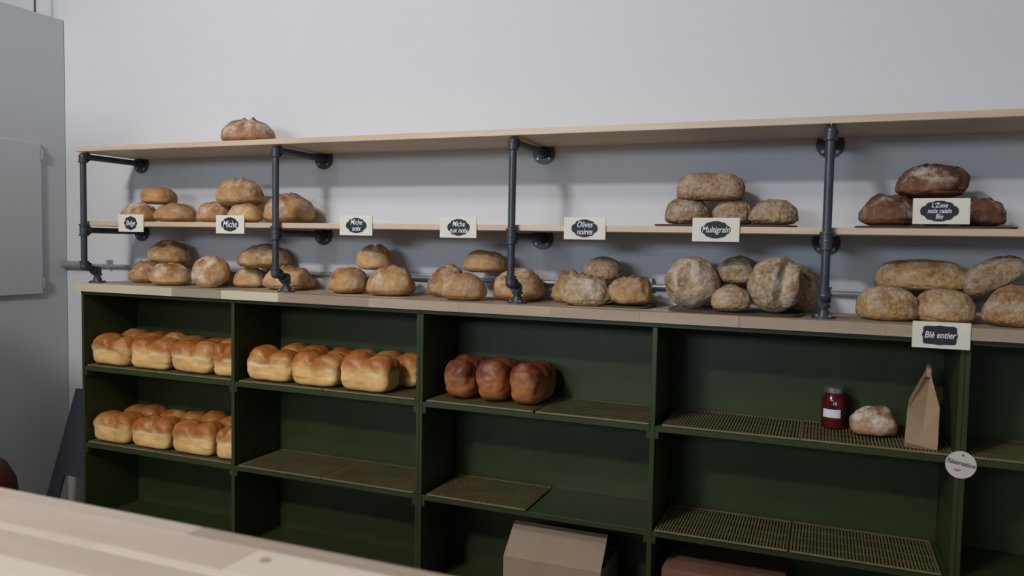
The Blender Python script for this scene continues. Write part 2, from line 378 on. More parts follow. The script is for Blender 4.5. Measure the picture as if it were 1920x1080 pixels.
def bread_mesh(name, L, D, H, seed, p=2.15, low=0.30, lump=0.08, scores=(), grain=0.0, lobes=0, tin=False, bake=0.45, flour=1.0, squash=0.0):
    sv = Vector((seed*3.17, seed*1.31, seed*0.77)); pts = []; A = ([], [], [])
    for d in DIRS:
        r = (abs(d[0])**p+abs(d[1])**p+abs(d[2])**p)**(-1/p)
        x, y, z = d[0]*r, d[1]*r, d[2]*r            # -1..1
        sc_f = 0.0
        if tin:
            hb_ = 0.10*math.sin(seed*5+(1.7 if x > 0 else 0))
            if lobes == 2: q = ((abs(x)-0.49)/0.53)**2*0.92
            else: q = min(((x-c)/0.40)**2 for c in (-0.66, 0.0, 0.66))*0.75
            lob = math.sqrt(max(0.0, 1-q-(abs(y)**2.2)*0.62))
            edge = math.sqrt(max(0.0, 1-q*0.9))
            zz = z if z < 0 else z*(0.40+(0.60+hb_)*lob)
            y *= (1-(1-edge)*(0.13 if lobes == 2 else 0.05)*ss(-0.7, 0.2, z))
            # mushroom top over straight sides
            wfac = 1.0+0.035*ss(-0.25, 0.3, z)-0.03*ss(-0.2, -1.0, z)
            x *= wfac; y *= wfac
            px, py, pz = x*L/2, y*D/2, zz*H/2+H/2
            nz = noise.noise(Vector((px, py, pz))*22+sv)
            bk = 0.15+0.78*ss(-0.45, 0.95, z+0.35*nz)
            band = math.exp(-((z-0.02+0.12*nz)/0.13)**2)*ss(0.5, 0.85, max(abs(d[0]), abs(d[1])))
            sc_f = band*ss(-0.25, 0.25, noise.noise(Vector((px, py, pz))*16+sv*2))*0.85
            fl = 0
        else:
            pz = z*H*(1-low) if z > 0 else max(z, -0.86)*H*low
            px, py = x*L/2, y*D/2
            pz += H*low*0.86
            if z > 0.0: pz *= 1.0/(1-low+low*0.86)
            nz = noise.noise(Vector((px, py, pz))*16+sv)
            bk = bake+0.25*nz+0.12*ss(0.3, 1.0, z)-0.22*math.exp(-((z+0.15)/0.25)**2)
            fl = flour*ss(-0.35, 0.45, z)
        P_ = Vector((px, py, pz)); n_ = Vector((x/L, y/D, z/H)).normalized()
        k = lump*(noise.noise(P_*11+sv)*0.7+noise.noise(P_*25+sv*1.7)*0.45+noise.noise(P_*60+sv*0.7)*0.22)
        if z < -0.5: k *= 0.3
        P_ = P_+n_*(k*min(L, D, H)*1.4)
        if grain and z > -0.7:
            g = noise.noise(P_*95+sv)*0.6+noise.noise(P_*170+sv)*0.5
            P_ += n_*(grain*g); bk += 0.22*g
        for (cx, cy, an, ln, wd, dp) in scores:
            if z > 0.0:
                ux, uy = px-cx*L/2, py-cy*D/2
                s = ux*math.cos(an)+uy*math.sin(an); t = -ux*math.sin(an)+uy*math.cos(an)
                t += 0.25*wd*noise.noise(P_*30+sv)
                e = max(0.0, 1-(2*s/(ln*max(L, D)))**4) if abs(2*s) < ln*max(L, D) else 0.0
                e *= ss(0.0, 0.3, z)
                gv = math.exp(-(t/wd)**2)*e; rg = math.exp(-((abs(t)-1.9*wd)/(0.8*wd))**2)*e
                P_ += n_*(-dp*gv+dp*(0.8+0.7*noise.noise(P_*45+sv))*rg); sc_f = max(sc_f, gv*0.8); bk += 0.35*rg; fl *= (1-0.5*gv)
        pts.append(P_); A[0].append(max(0, min(1, bk))); A[1].append(max(0, min(1, sc_f))); A[2].append(max(0, min(1, fl)))
    zmin = min(q.z for q in pts)
    me = bpy.data.meshes.new(name); me.from_pydata([(q.x, q.y, max(q.z, 0.0) if not tin else max(q.z, 0.0)) for q in pts], [], FACES)
    for nme, vals in zip(('bake', 'score', 'flour'), A):
        at = me.attributes.new(nme, 'FLOAT', 'POINT'); at.data.foreach_set('value', vals)
    for q in me.polygons: q.use_smooth = True
    return me
def place(o, x, y, z, rot=(0, 0, 0)):
    """rotate, then set so that the lowest point is at z and the bounding box is centred on x, y"""
    R_ = Euler(rot).to_matrix(); ps = [R_ @ v.co for v in o.data.vertices]
    cx = (min(p.x for p in ps)+max(p.x for p in ps))/2; cy = (min(p.y for p in ps)+max(p.y for p in ps))/2
    o.rotation_euler = rot; o.location = (x-cx, y-cy, z-min(p.z for p in ps)+0.0004)
def bread(name, label, mat, x, y, z, L, D, H, rot=(0, 0, 0), group=None, cat='bread', **kw):
    me = bread_mesh(name, L, D, H, random.random()*40, **kw); me.materials.append(BM[mat])
    o = bpy.data.objects.new(name, me); C.objects.link(o); place(o, x, y, z, tuple(math.radians(a) for a in rot))
    return tag(o, label, cat, group)
random.seed(11)
X1 = [(0, 0, 0.5, 0.8, 0.009, 0.008)]
X2 = [(0, 0, 0.3, 0.8, 0.008, 0.006), (0, 0, 1.9, 0.7, 0.008, 0.006)]
X3 = [(-0.35, 0, 1.2, 0.5, 0.007, 0.006), (0.0, 0, 1.2, 0.6, 0.007, 0.006), (0.35, 0, 1.2, 0.5, 0.007, 0.006)]
SH = 1.1604; TP = 1.4404; CT = 0.9224
# top shelf
bread('round_loaf', 'single floury brown loaf sitting alone on the top shelf', 'brown', 0.705, 0.12, TP, 0.188, 0.185, 0.088, (0, 0, 20), scores=X2, lump=0.06)
# middle shelf, first pile
g = 'golden loaves on the left middle shelf'
bread('round_loaf', 'small golden loaf behind the leftmost price card, lower left of its pile', 'golden', 0.163, 0.13, SH, 0.135, 0.135, 0.069, (0, 0, 0), g, scores=X1)
bread('round_loaf', 'flat orange-brown loaf just right of the leftmost price card', 'golden', 0.348, 0.13, SH, 0.158, 0.150, 0.073, (0, 0, 40), g, bake=0.6, flour=0.6)
bread('round_loaf', 'small plain golden bun on top of the leftmost pile, middle shelf', 'golden', 0.268, 0.125, SH+0.069, 0.122, 0.120, 0.066, (0, 0, 0), g, flour=0.15, bake=0.35, p=2.7)
# second pile
bread('round_loaf', 'brown-orange loaf above the second price card from the left', 'golden', 0.545, 0.13, SH, 0.140, 0.135, 0.078, (0, 0, 0), g, bake=0.6)
bread('round_loaf', 'pale golden loaf right of the second price card, under a floury loaf', 'golden', 0.715, 0.090, SH, 0.128, 0.105, 0.068, (0, 0, 0), g, bake=0.3)
bread('round_loaf', 'floury cracked loaf on top of the second pile, middle shelf', 'golden', 0.650, 0.13, SH+0.062, 0.176, 0.165, 0.094, (0, 0, 10), g, scores=X2, lump=0.07)
bread('round_loaf', 'large golden loaf behind the second pipe bracket, middle shelf', 'golden', 0.845, 0.172, SH, 0.180, 0.178, 0.106, (0, 0, 60), g, scores=X1, lump=0.06, bake=0.5)
# worktop, group 1
g = 'golden loaves at the left of the worktop'
bread('round_loaf', 'floury brown loaf farthest left on the worktop', 'golden', 0.140, 0.185, CT, 0.142, 0.130, 0.080, (0, 0, 0), g, bake=0.6, scores=X1)
bread('round_loaf', 'floury golden loaf, second from the left on the worktop', 'golden', 0.350, 0.105, CT, 0.158, 0.130, 0.080, (0, 0, 30), g, scores=X1)
bread('round_loaf', 'shiny brown loaf resting on two loaves, leftmost pile of the worktop', 'golden', 0.262, 0.180, CT+0.074, 0.158, 0.150, 0.084, (0, 4, 20), g, bake=0.65, scores=X1)
bread('round_loaf', 'small floury loaf squeezed behind the upright round loaf at the left', 'golden', 0.480, 0.190, CT, 0.110, 0.110, 0.085, (0, 0, 0), g, bake=0.4)
bread('round_loaf', 'round floury loaf propped upright between the two leftmost worktop piles', 'golden', 0.560, 0.082, CT, 0.134, 0.128, 0.075, (52, 0, 30), g, scores=[(0, 0.1, 0.9, 0.5, 0.01, 0.005)], bake=0.35)
bread('round_loaf', 'pale golden loaf in the gap right of the upright round loaf', 'golden', 0.655, 0.185, CT, 0.125, 0.12, 0.074, (0, 0, 0), g, bake=0.3)
bread('round_loaf', 'golden loaf with dark crust patches on top, behind the second bracket foot', 'golden', 0.722, 0.185, CT+0.074, 0.192, 0.165, 0.083, (0, 0, 40), g, bake=0.55, scores=X1)
bread('round_loaf', 'wide golden loaf lying directly behind the foot of the second bracket', 'golden', 0.848, 0.168, CT, 0.186, 0.150, 0.080, (0, 0, 40), g, scores=X1, bake=0.45)
# group 2
g = 'three stacked loaves left of the middle of the worktop'
bread('round_loaf', 'brown round loaf, lower left of the three-loaf pile under the third price card', 'golden', 1.125, 0.135, CT, 0.142, 0.140, 0.089, (0, 0, 0), g, bake=0.62, flour=0.6)
bread('round_loaf', 'large orange-brown round loaf, lower right of the three-loaf pile', 'golden', 1.302, 0.120, CT, 0.163, 0.145, 0.096, (0, 0, 20), g, bake=0.55, scores=X1)
bread('round_loaf', 'greenish pale loaf with a pointed crust on top of the three-loaf pile', 'golden', 1.210, 0.165, CT+0.082, 0.128, 0.125, 0.082, (0, 0, 0), g, bake=0.25, scores=X2, flour=0.8)
# group 3
g = 'nut loaves left of the third bracket'
bread('round_loaf', 'rough knobbly loaf at the far left of the nut loaf pile', 'nut', 1.482, 0.180, CT, 0.130, 0.115, 0.098, (0, 0, 0), g, lump=0.17, scores=X1)
bread('round_loaf', 'flat floury nut loaf in the front of its pile', 'nut', 1.593, 0.080, CT, 0.145, 0.120, 0.084, (0, 0, 10), g, lump=0.07)
bread('round_loaf', 'seedy brown-yellow loaf on top of the nut loaf pile', 'nut', 1.625, 0.168, CT+0.086, 0.148, 0.135, 0.074, (0, 0, 20), g, lump=0.09, flour=0.3)
bread('round_loaf', 'large floury loaf behind the foot of the third bracket', 'golden', 1.738, 0.175, CT, 0.165, 0.150, 0.098, (0, 0, 0), g, bake=0.5, scores=X1)
# group 4
g = 'small floury loaves right of the third bracket'
bread('round_loaf', 'orange floury loaf half hidden at the left of the pile right of the third bracket', 'nut', 1.905, 0.195, CT, 0.120, 0.11, 0.090, (0, 0, 0), g, lump=0.15, scores=X1)
bread('round_loaf', 'white-dusted loaf with a rough torn top, front of its pile', 'rustic', 1.993, 0.095, CT, 0.146, 0.115, 0.090, (0, 0, 0), g, lump=0.15, scores=X3, bake=0.3)
bread('round_loaf', 'greyish brown seeded loaf on top, right of the third bracket', 'oat', 2.022, 0.160, CT+0.074, 0.122, 0.118, 0.072, (0, 0, 0), g, lump=0.08, grain=0.002)
bread('round_loaf', 'orange crusty loaf with a jagged crest, right of its pile', 'nut', 2.112, 0.135, CT+0.006, 0.135, 0.125, 0.084, (0, 0, 0), g, lump=0.17, scores=X3, flour=0.5)
# group 5
g = 'large rustic loaves left of the fourth bracket'
bread('round_loaf', 'big pale beige loaf with two floury slashes, propped upright', 'rustic', 2.298, 0.115, CT+0.006, 0.150, 0.150, 0.092, (62, -18, 0), g, scores=[(-0.45, 0, 1.4, 0.55, 0.009, 0.006), (0.25, 0.1, 1.4, 0.55, 0.009, 0.006)], grain=0.0022)
bread('round_loaf', 'dark-topped loaf wedged at the back between two big rustic loaves', 'rustic', 2.418, 0.190, CT+0.075, 0.130, 0.115, 0.080, (0, 0, 0), g, bake=0.7, grain=0.0022)
bread('round_loaf', 'small beige oval loaf lying low between two big rustic loaves', 'rustic', 2.414, 0.066, CT+0.006, 0.108, 0.100, 0.074, (0, 0, 0), g, grain=0.0022)
bread('round_loaf', 'biggest rough beige loaf with a deep crack, propped upright', 'rustic', 2.527, 0.085, CT+0.006, 0.142, 0.156, 0.098, (66, 4, 0), g, grain=0.0030, lump=0.07, scores=[(0.38, -0.1, 1.5, 0.9, 0.013, 0.013)])
bread('round_loaf', 'brown rustic loaf leaning behind the biggest loaf, beside the fourth bracket', 'rustic', 2.577, 0.190, CT, 0.125, 0.130, 0.092, (68, 0, -20), g, bake=0.65, grain=0.0030, lump=0.08)
# multigrain on the middle shelf
g = 'multigrain loaves on the middle shelf'
MG = SH+0.0075
bread('oval_loaf', 'bumpy multigrain loaf at the lower left of the multigrain pile', 'oat', 2.274, 0.150, MG, 0.128, 0.125, 0.080, (0, 0, 0), g, grain=0.0052, lump=0.07)
bread('oval_loaf', 'bumpy multigrain loaf behind the right end of the multigrain card', 'oat', 2.402, 0.170, MG, 0.116, 0.115, 0.080, (0, 0, 0), g, grain=0.0052, lump=0.07)
bread('oval_loaf', 'bumpy multigrain loaf lying lowest at the right of the multigrain pile', 'oat', 2.516, 0.100, MG, 0.128, 0.105, 0.070, (0, 0, 8), g, grain=0.0052, lump=0.07)
bread('oval_loaf', 'long bumpy multigrain loaf laid across the top of its pile', 'oat', 2.339, 0.150, MG+0.070, 0.188, 0.110, 0.080, (0, 0, 3), g, grain=0.0052, lump=0.06, p=3.0)
# dark loaves
g = 'dark crusty loaves on the right middle shelf'
bread('oval_loaf', 'dark brown crusty loaf at the lower left of the darkest pile', 'dark', 2.806, 0.140, MG, 0.150, 0.13, 0.080, (0, 0, 10), g, lump=0.12, scores=X1)
bread('oval_loaf', 'dark crusty loaf with ragged crest on top of the darkest pile', 'dark', 2.902, 0.150, MG+0.075, 0.172, 0.125, 0.084, (0, 0, -5), g, lump=0.18, scores=X1)
bread('oval_loaf', 'dark crusty loaf at the right end of the darkest pile', 'dark', 3.012, 0.140, MG, 0.110, 0.13, 0.076, (0, 0, 20), g, lump=0.12, scores=X1)
bread('oval_loaf', 'dark loaf hidden behind the card that stands on the right tray', 'dark', 2.920, 0.175, MG, 0.070, 0.10, 0.068, (0, 0, 0), g, lump=0.1)
# whole wheat
g = 'whole wheat loaves at the right of the worktop'
bread('oval_loaf', 'long whole wheat loaf laid across two others at the right', 'wheat', 2.893, 0.195, CT+0.076, 0.226, 0.115, 0.082, (0, 0, -4), g, grain=0.0030, p=2.7)
bread('oval_loaf', 'beige whole wheat loaf tilted up to the right, upper right pile', 'oat', 3.052, 0.140, CT+0.068, 0.150, 0.090, 0.070, (8, -30, 0), g, grain=0.0022, p=2.5)
bread('oval_loaf', 'rounded whole wheat loaf left of the whole wheat card', 'wheat', 2.808, 0.110, CT, 0.143, 0.130, 0.088, (0, 0, 0), g, grain=0.0030, p=2.6)
bread('oval_loaf', 'rounded whole wheat loaf right above the whole wheat card', 'wheat', 2.942, 0.108, CT, 0.138, 0.125, 0.084, (0, 0, 0), g, grain=0.0030, p=2.6)
bread('oval_loaf', 'orange-brown whole wheat loaf cut off by the right picture edge', 'wheat', 3.104, 0.090, CT, 0.170, 0.120, 0.098, (0, 0, 8), g, grain=0.0030, bake=0.6)
# small bun beside the jar
bread('round_bun', 'small white floury bun between the red jar and the paper bag', 'floury', 2.789, 0.140, 0.6085, 0.110, 0.105, 0.076, (0, 0, 0), None, lump=0.14, flour=1.0, scores=X1)

# sandwich loaves with two humps
def sandwich(label, x, y, z, g, L=0.188, D=0.104, H=0.116, rz=0.0, bake=0):
    return bread('sandwich_loaf', label, 'sand', x, y, z, L, D, H, (0, 0, rz), g, tin=True, lobes=2, p=6.0, lump=0.07)
g = 'two-humped golden loaves in the upper left compartment'
RZ = 0.6085
fx = [0.122, 0.323, 0.525, 0.628+0.0]
lab = ['leftmost in front', 'second from the left in front', 'third from the left in front']
for i, x in enumerate((0.122, 0.320, 0.518)):
    sandwich('golden two-humped loaf, %s, upper left compartment' % lab[i], x, 0.066+0.002*i, RZ, g, H=0.112+0.004*i, rz=random.uniform(-2, 2))
sandwich('golden two-humped loaf cut off by the divider, upper left compartment', 0.671, 0.070, RZ, g, L=0.098, rz=1)
for i, x in enumerate((0.13, 0.33, 0.53)):
    sandwich(['golden loaf at the back left of the upper left compartment', 'golden loaf at the back middle of the upper left compartment', 'golden loaf at the back right of the upper left compartment'][i], x, 0.188, RZ, g, H=0.117, rz=random.uniform(-2, 2))
g = 'two-humped golden loaves in the middle left compartment'
RZ2 = 0.3085
for i, x in enumerate((0.122, 0.322, 0.526)):
    sandwich('golden two-humped loaf, %s, second row compartment at the left' % lab[i], x, 0.064, RZ2, g, H=0.114+0.003*i, rz=random.uniform(-3, 3))
sandwich('golden two-humped loaf cut off by the divider, second row at the left', 0.678, 0.068, RZ2, g, L=0.086, rz=1)
for i, x in enumerate((0.13, 0.33, 0.53)):
    sandwich(['golden loaf at the back left of the second row compartment', 'golden loaf at the back middle of the second row compartment', 'golden loaf at the back right of the second row compartment'][i], x, 0.186, RZ2, g, H=0.117, rz=random.uniform(-2, 2))
g = 'two-humped golden loaves in the second upper compartment'
for i, x in enumerate((0.868, 1.062, 1.262)):
    sandwich('golden two-humped loaf, %s, second upper compartment' % lab[i], x, 0.066-0.004*i, RZ, g, L=0.186, H=0.112+0.005*i, rz=random.uniform(-3, 3))
for i, x in enumerate((0.905, 1.100, 1.300)):
    sandwich(['golden loaf at the back left of the second upper compartment', 'pale golden loaf at the back middle of the second upper compartment', 'golden loaf at the back right, its end in shade, second upper compartment'][i], x, 0.188, RZ, g, L=0.186, H=0.118-0.003*i, rz=random.uniform(-3, 3))
g = 'reddish brown loaves standing end on'
for i, x in enumerate((1.590, 1.701, 1.815)):
    bread('brioche_loaf', ['leftmost shiny reddish brown loaf seen end on', 'middle shiny reddish brown loaf seen end on', 'rightmost shiny reddish brown loaf seen end on'][i], 'brioche', x, 0.130, RZ, 0.200, 0.101, 0.130, (0, 0, 90+random.uniform(-4, 4)), g, tin=True, lobes=3, p=3.8, lump=0.10)

# ------------------------------------------------------------------ racks and trays
def rack(name, label, x, y, z, L, D, mat='mesh', pitch=0.0085, group=None, rz=0.0):
    T = thing(name, label, 'cooling rack', (x, y, z), (0, 0, rz), group)
    h = 0.0035
    for (a, b) in (((-L/2, -D/2), (L/2, -D/2)), ((-L/2, D/2), (L/2, D/2)), ((-L/2, -D/2), (-L/2, D/2)), ((L/2, -D/2), (L/2, D/2))):
        o = obj('rim', tube(bmesh.new(), (a[0], a[1], h+0.0004), (b[0], b[1], h+0.0004), 0.0032, 8), MT[mat], T)
    bm = bmesh.new(); n = int(L/pitch)
    for i in range(1, n):
        xx = -L/2+i*L/n
        box(bm, xx-0.0024, xx+0.0024, -D/2+0.002, D/2-0.002, h+0.0008, h+0.0032)
    for k in range(1, 4):
        yy = -D/2+k*D/4
        box(bm, -L/2+0.002, L/2-0.002, yy-0.0018, yy+0.0018, h-0.002, h+0.0008)
    o = obj('wire_grid', bm, MT[mat], T); o['kind'] = 'stuff'
    return T
g = 'tan wire racks in the cabinet'
Z1, Z2 = 0.6003, 0.3003
rack('wire_rack', 'tan rack under the left loaves of the upper left compartment', 0.195, 0.125, Z1, 0.345, 0.235, group=g)
rack('wire_rack', 'tan rack under the right loaves of the upper left compartment', 0.548, 0.125, Z1, 0.345, 0.235, group=g)
rack('wire_rack', 'tan rack under the left loaves in the second row at the left', 0.195, 0.125, Z2, 0.345, 0.235, group=g)
rack('wire_rack', 'tan rack under the right loaves in the second row at the left', 0.548, 0.125, Z2, 0.345, 0.235, group=g)
rack('wire_rack', 'tan rack under the left loaves of the second upper compartment', 0.935, 0.122, Z1, 0.345, 0.235, group=g)
rack('wire_rack', 'tan rack under the right loaves of the second upper compartment', 1.288, 0.122, Z1, 0.345, 0.235, group=g)
rack('wire_rack', 'left empty rack in the second row, below the second loaf compartment', 0.935, 0.118, Z2, 0.345, 0.235, group=g)
rack('wire_rack', 'right empty rack in the second row, below the second loaf compartment', 1.288, 0.118, Z2, 0.345, 0.235, group=g)
rack('wire_rack', 'tan rack carrying the three reddish brown loaves', 1.682, 0.121, Z1, 0.352, 0.235, group=g)
rack('wire_rack', 'empty tan rack right of the three reddish brown loaves', 2.040, 0.121, Z1, 0.336, 0.238, group=g)
rack('wire_rack', 'lone empty rack at the left, below the reddish brown loaves', 1.678, 0.118, Z2, 0.330, 0.235, group=g)
rack('wire_rack', 'empty tan rack left of the red jar', 2.428, 0.121, Z1, 0.358, 0.235, group=g)
rack('wire_rack', 'tan rack under the red jar, floury bun and paper bag', 2.788, 0.124, Z1, 0.350, 0.238, group=g)
rack('wire_rack', 'left of two dim racks in the compartment below the jar', 2.412, 0.116, Z2, 0.350, 0.235, group=g)
rack('wire_rack', 'right of two dim racks in the compartment below the jar', 2.772, 0.116, Z2, 0.350, 0.235, group=g)
rack('wire_rack', 'dim rack in the compartment at the right picture edge', 3.18, 0.121, Z1, 0.36, 0.235, group=g)
# thin trays under the worktop and shelf loaves
def tray(label, x, y, z, L, D):
    bm = bmesh.new(); n = 40; h = 0.006
    def ring(k, zz, s):
        out = []
        for i in range(n):
            a = i*2*PI/n; c, s_ = math.cos(a), math.sin(a); r = (abs(c)**6+abs(s_)**6)**(-1/6)
            out.append(bm.verts.new((c*r*(L/2-s), s_*r*(D/2-s), zz)))
        return out
    rs = [ring(0, 0, 0.006), ring(1, h, 0.0), ring(2, h, 0.003), ring(3, 0.003, 0.007)]
    for a, b in zip(rs, rs[1:]):
        for i in range(n): bm.faces.new((a[i], a[(i+1) % n], b[(i+1) % n], b[i]))
    bm.faces.new(rs[0][::-1]); bm.faces.new(rs[-1])
    return tag(obj('bread_tray', bm, MT['tray'], loc=(x, y, z)), label, 'tray', 'thin brown trays under the loaves')
tray('thin dark tray under the multigrain loaves', 2.385, 0.135, SH-0.0003, 0.385, 0.235)
tray('thin dark tray under the darkest loaves', 2.905, 0.135, SH-0.0003, 0.365, 0.235)
tray('thin brown tray under the big rustic loaves on the worktop', 2.420, 0.130, 0.9222, 0.36, 0.235)
tray('thin brown tray under the jagged orange loaf on the worktop', 2.115, 0.150, 0.9222, 0.140, 0.18)

# ------------------------------------------------------------------ price cards
def text_mesh(body, size, mat, parent, loc, rot, shear=0.25, name='lettering', space=0.85):
    cu = bpy.data.curves.new('t', 'FONT'); cu.body = body; cu.size = size; cu.align_x = 'CENTER'; cu.align_y = 'CENTER'
    cu.shear = shear; cu.extrude = 0.0002; cu.offset = 0.00015; cu.space_line = space; cu.resolution_u = 3
    o = bpy.data.objects.new('t', cu); C.objects.link(o)
    dg = bpy.context.evaluated_depsgraph_get(); me = bpy.data.meshes.new_from_object(o.evaluated_get(dg))
    bpy.data.objects.remove(o); me.materials.clear(); me.materials.append(mat); me.name = name
    t = bpy.data.objects.new(name, me); t.location = loc; t.rotation_euler = rot; t.scale = (1.0, 1.3, 1.0)
    return link(t, parent)
def plaque_bm(wd, ht, kind, th=0.0008):
    bm = bmesh.new(); n = 72; ring = []
    for i in range(n):
        a = i*2*PI/n; c, s = math.cos(a), math.sin(a)
        if kind == 'round':
            r = 1+0.05*math.cos(8*a); x, z = c*r*wd/2, s*r*ht/2
        elif kind == 'rect':
            q = (abs(c)**5+abs(s)**5)**(-1/5); r = q*(1-0.07*abs(math.sin(4*a))); x, z = c*r*wd/2, s*r*ht/2
        else:
            r = 1.03-0.10*sum(math.exp(-(((a-q+PI) % (2*PI)-PI)/0.15)**2) for q in (0.62, PI-0.62, PI+0.62, -0.62))-0.05*sum(math.exp(-(((a-q+PI) % (2*PI)-PI)/0.12)**2) for q in (1.15, PI-1.15, PI+1.15, -1.15))
            x, z = c*r*wd/2, s*r*ht/2
        ring.append((x, z))
    A = [bm.verts.new((x, 0, z)) for x, z in ring]; B = [bm.verts.new((x, -th, z)) for x, z in ring]
    bm.faces.new(A); bm.faces.new(B[::-1])
    for i in range(n): bm.faces.new((A[i], B[i], B[(i+1) % n], A[(i+1) % n]))
    bmesh.ops.recalc_face_normals(bm, faces=bm.faces[:])
    return bm
def price_card(label, x, y, z, txt, size, kind='oval', pw=0.072, ph=0.046, tilt=0.0, dx=0.0, rotz=0.0):
    wd, ht = 0.125, 0.0645
    T = thing('price_card', label, 'sign', (x, y, z), (math.radians(tilt), 0, math.radians(rotz)), 'price cards on the bread shelves')
    obj('card', bx(-wd/2, wd/2, -0.0015, 0.0015, 0, ht), MT['card'], T, bevel=0.0005)
    obj('plaque', plaque_bm(pw, ph, kind), MT['slate'], T, loc=(dx, -0.0016, ht/2))
    text_mesh(txt, size, MT['chalk'], T, (dx, -0.0027, ht/2), (PI/2, 0, 0))
    return T
yf = 0.0165
price_card('leftmost price card on the middle shelf, round dark plaque', 0.2435, yf, 1.1215, 'Belge', 0.021, 'round', 0.062, 0.050)
price_card('price card reading Miche on the left middle shelf', 0.7108, yf, 1.1205, 'Miche', 0.026, 'oval', 0.074, 0.048)
price_card('price card with two handwritten lines, just right of the second bracket', 1.229, yf, 1.1210, 'Miche\nnoix', 0.0185, 'oval', 0.076, 0.048, dx=0.002)
price_card('price card on the middle shelf, just left of the third bracket', 1.5987, yf, 1.1185, 'Miche\naux noix', 0.0175, 'oval', 0.074, 0.050, dx=0.002)
price_card('price card on the middle shelf, just right of the third bracket', 2.0042, yf, 1.1193, 'Olives\nnoires', 0.0185, 'oval', 0.076, 0.050)
price_card('price card reading Multigrain in front of the multigrain loaves', 2.3739, yf, 1.1190, 'Multigrain', 0.0185, 'oval', 0.076, 0.046)
price_card('price card standing on the tray of the darkest loaves', 2.913, 0.028, SH+0.0105, "L'Zone\nnoix raisin\nBio", 0.0125, 'oval', 0.082, 0.050, tilt=-4, dx=-0.004)
price_card('price card reading Ble entier on the edge of the worktop', 2.920, -0.0208, 0.8685, 'Bl\u00e9 entier', 0.0170, 'rect', 0.078, 0.048, dx=-0.003)

# round tag hung on the cabinet
T = thing('round_tag', 'round white tag with handwriting hung on the green cabinet upright', 'tag', (2.9785, -0.0035, 0.585))
bm = tube(bmesh.new(), (0, 0.0015, 0), (0, -0.0015, 0), 0.0335, 40); obj('disc', bm, MT['tagw'], T)
text_mesh('R\u00e9servation', 0.0130, MT['ink'], T, (0.000, -0.0019, 0.004), (PI/2, math.radians(10), 0))
text_mesh(':)', 0.015, MT['ink'], T, (-0.006, -0.0019, -0.012), (PI/2, math.radians(90), 0), 0.0, 'smiley')
obj('nail', tube(bmesh.new(), (0.003, -0.0012, 0.0245), (0.003, -0.004, 0.0245), 0.0018, 8), MT['ink'], T)

# ------------------------------------------------------------------ jar and paper bag
T = thing('preserve_jar', 'glass jar of dark red preserve with silver lid and white label', 'jar', (2.690, 0.180, 0.6076))
obj('jar_body', lathe(bmesh.new(), [(0.026, 0), (0.0315, 0.004), (0.033, 0.010), (0.033, 0.078), (0.0315, 0.086), (0.026, 0.094), (0.0245, 0.099)], 32), MT['jam'], T, smooth=True)
obj('lid', lathe(bmesh.new(), [(0.0255, 0.0985), (0.027, 0.100), (0.027, 0.113), (0.025, 0.1155)], 32), MT['lid'], T)
def band(r, a0, a1, z0, z1, n=14):
    bm = bmesh.new(); pr = None
    for i in range(n+1):
        a = a0+(a1-a0)*i/n; c, s = math.cos(a), math.sin(a)
        q = [bm.verts.new((rr*c, rr*s, zz)) for rr, zz in ((r, z0), (r+0.0006, z0), (r+0.0006, z1), (r, z1))]
        if pr:
            for k in range(4): bm.faces.new((pr[k], q[k], q[(k+1) % 4], pr[(k+1) % 4]))
        pr = q
    return bm
obj('label_sticker', band(0.0331, math.radians(-142), math.radians(-58), 0.033, 0.056), MT['paper'], T)
text_mesh('16', 0.011, MT['paper'], T, (0.002, -0.0345, 0.073), (PI/2, 0, 0), 0.0)

T = thing('paper_bag', 'folded brown kraft paper bag standing right of the floury bun', 'paper bag', (2.902, 0.078, 0.6076), (0, 0, math.radians(-6)))
bm = bmesh.new()
def V(*p): return bm.verts.new(p)
b0 = [V(-0.041, -0.050, 0), V(0.034, -0.050, 0), V(0.034, 0.050, 0), V(-0.041, 0.050, 0)]
m0 = [V(-0.037, -0.050, 0.098), V(0.034, -0.050, 0.108), V(0.033, 0.050, 0.112), V(-0.036, 0.050, 0.105)]
fb = V(-0.002, -0.051, 0); fm = V(0.003, -0.030, 0.104); bb = V(-0.002, 0.050, 0); bk = V(0.0, 0.036, 0.108); fc = V(0.000, -0.047, 0.045)
ta = [V(0.004, -0.040, 0.192), V(0.011, -0.040, 0.190), V(0.011, 0.046, 0.196), V(0.004, 0.046, 0.197)]
tm = V(0.0075, -0.022, 0.190)
for f in ((b0[0], fb, fc), (b0[0], fc, m0[0]), (fc, fm, m0[0]), (fb, b0[1], fc), (b0[1], m0[1], fc), (m0[1], fm, fc),
          (b0[1], b0[2], m0[2], m0[1]), (b0[3], b0[0], m0[0], m0[3]), (b0[2], bb, bk, m0[2]), (bb, b0[3], m0[3], bk),
          (m0[0], fm, tm, ta[0]), (fm, m0[1], ta[1], tm), (m0[1], m0[2], ta[2], ta[1]), (m0[3], m0[0], ta[0], ta[3]),
          (m0[2], bk, ta[2]), (bk, m0[3], ta[3]), (bk, ta[3], ta[2]), (ta[0], tm, ta[1], ta[2], ta[3]), (b0[0], b0[3], bb, b0[2], b0[1], fb)):
    bm.faces.new(f)
bmesh.ops.recalc_face_normals(bm, faces=bm.faces[:])
obj('bag_body', bm, MT['kraft'], T)
bm = bmesh.new(); box(bm, 0.001, 0.013, -0.041, 0.048, 0.180, 0.203); obj('folded_top', bm, MT['kraft'], T, bevel=0.002)
bm = bmesh.new()
q = [bm.verts.new(p) for p in ((-0.040, -0.0512, 0.001), (0.033, -0.0512, 0.001), (0.033, -0.0516, 0.012), (-0.002, -0.0512, 0.030), (-0.040, -0.0516, 0.012))]
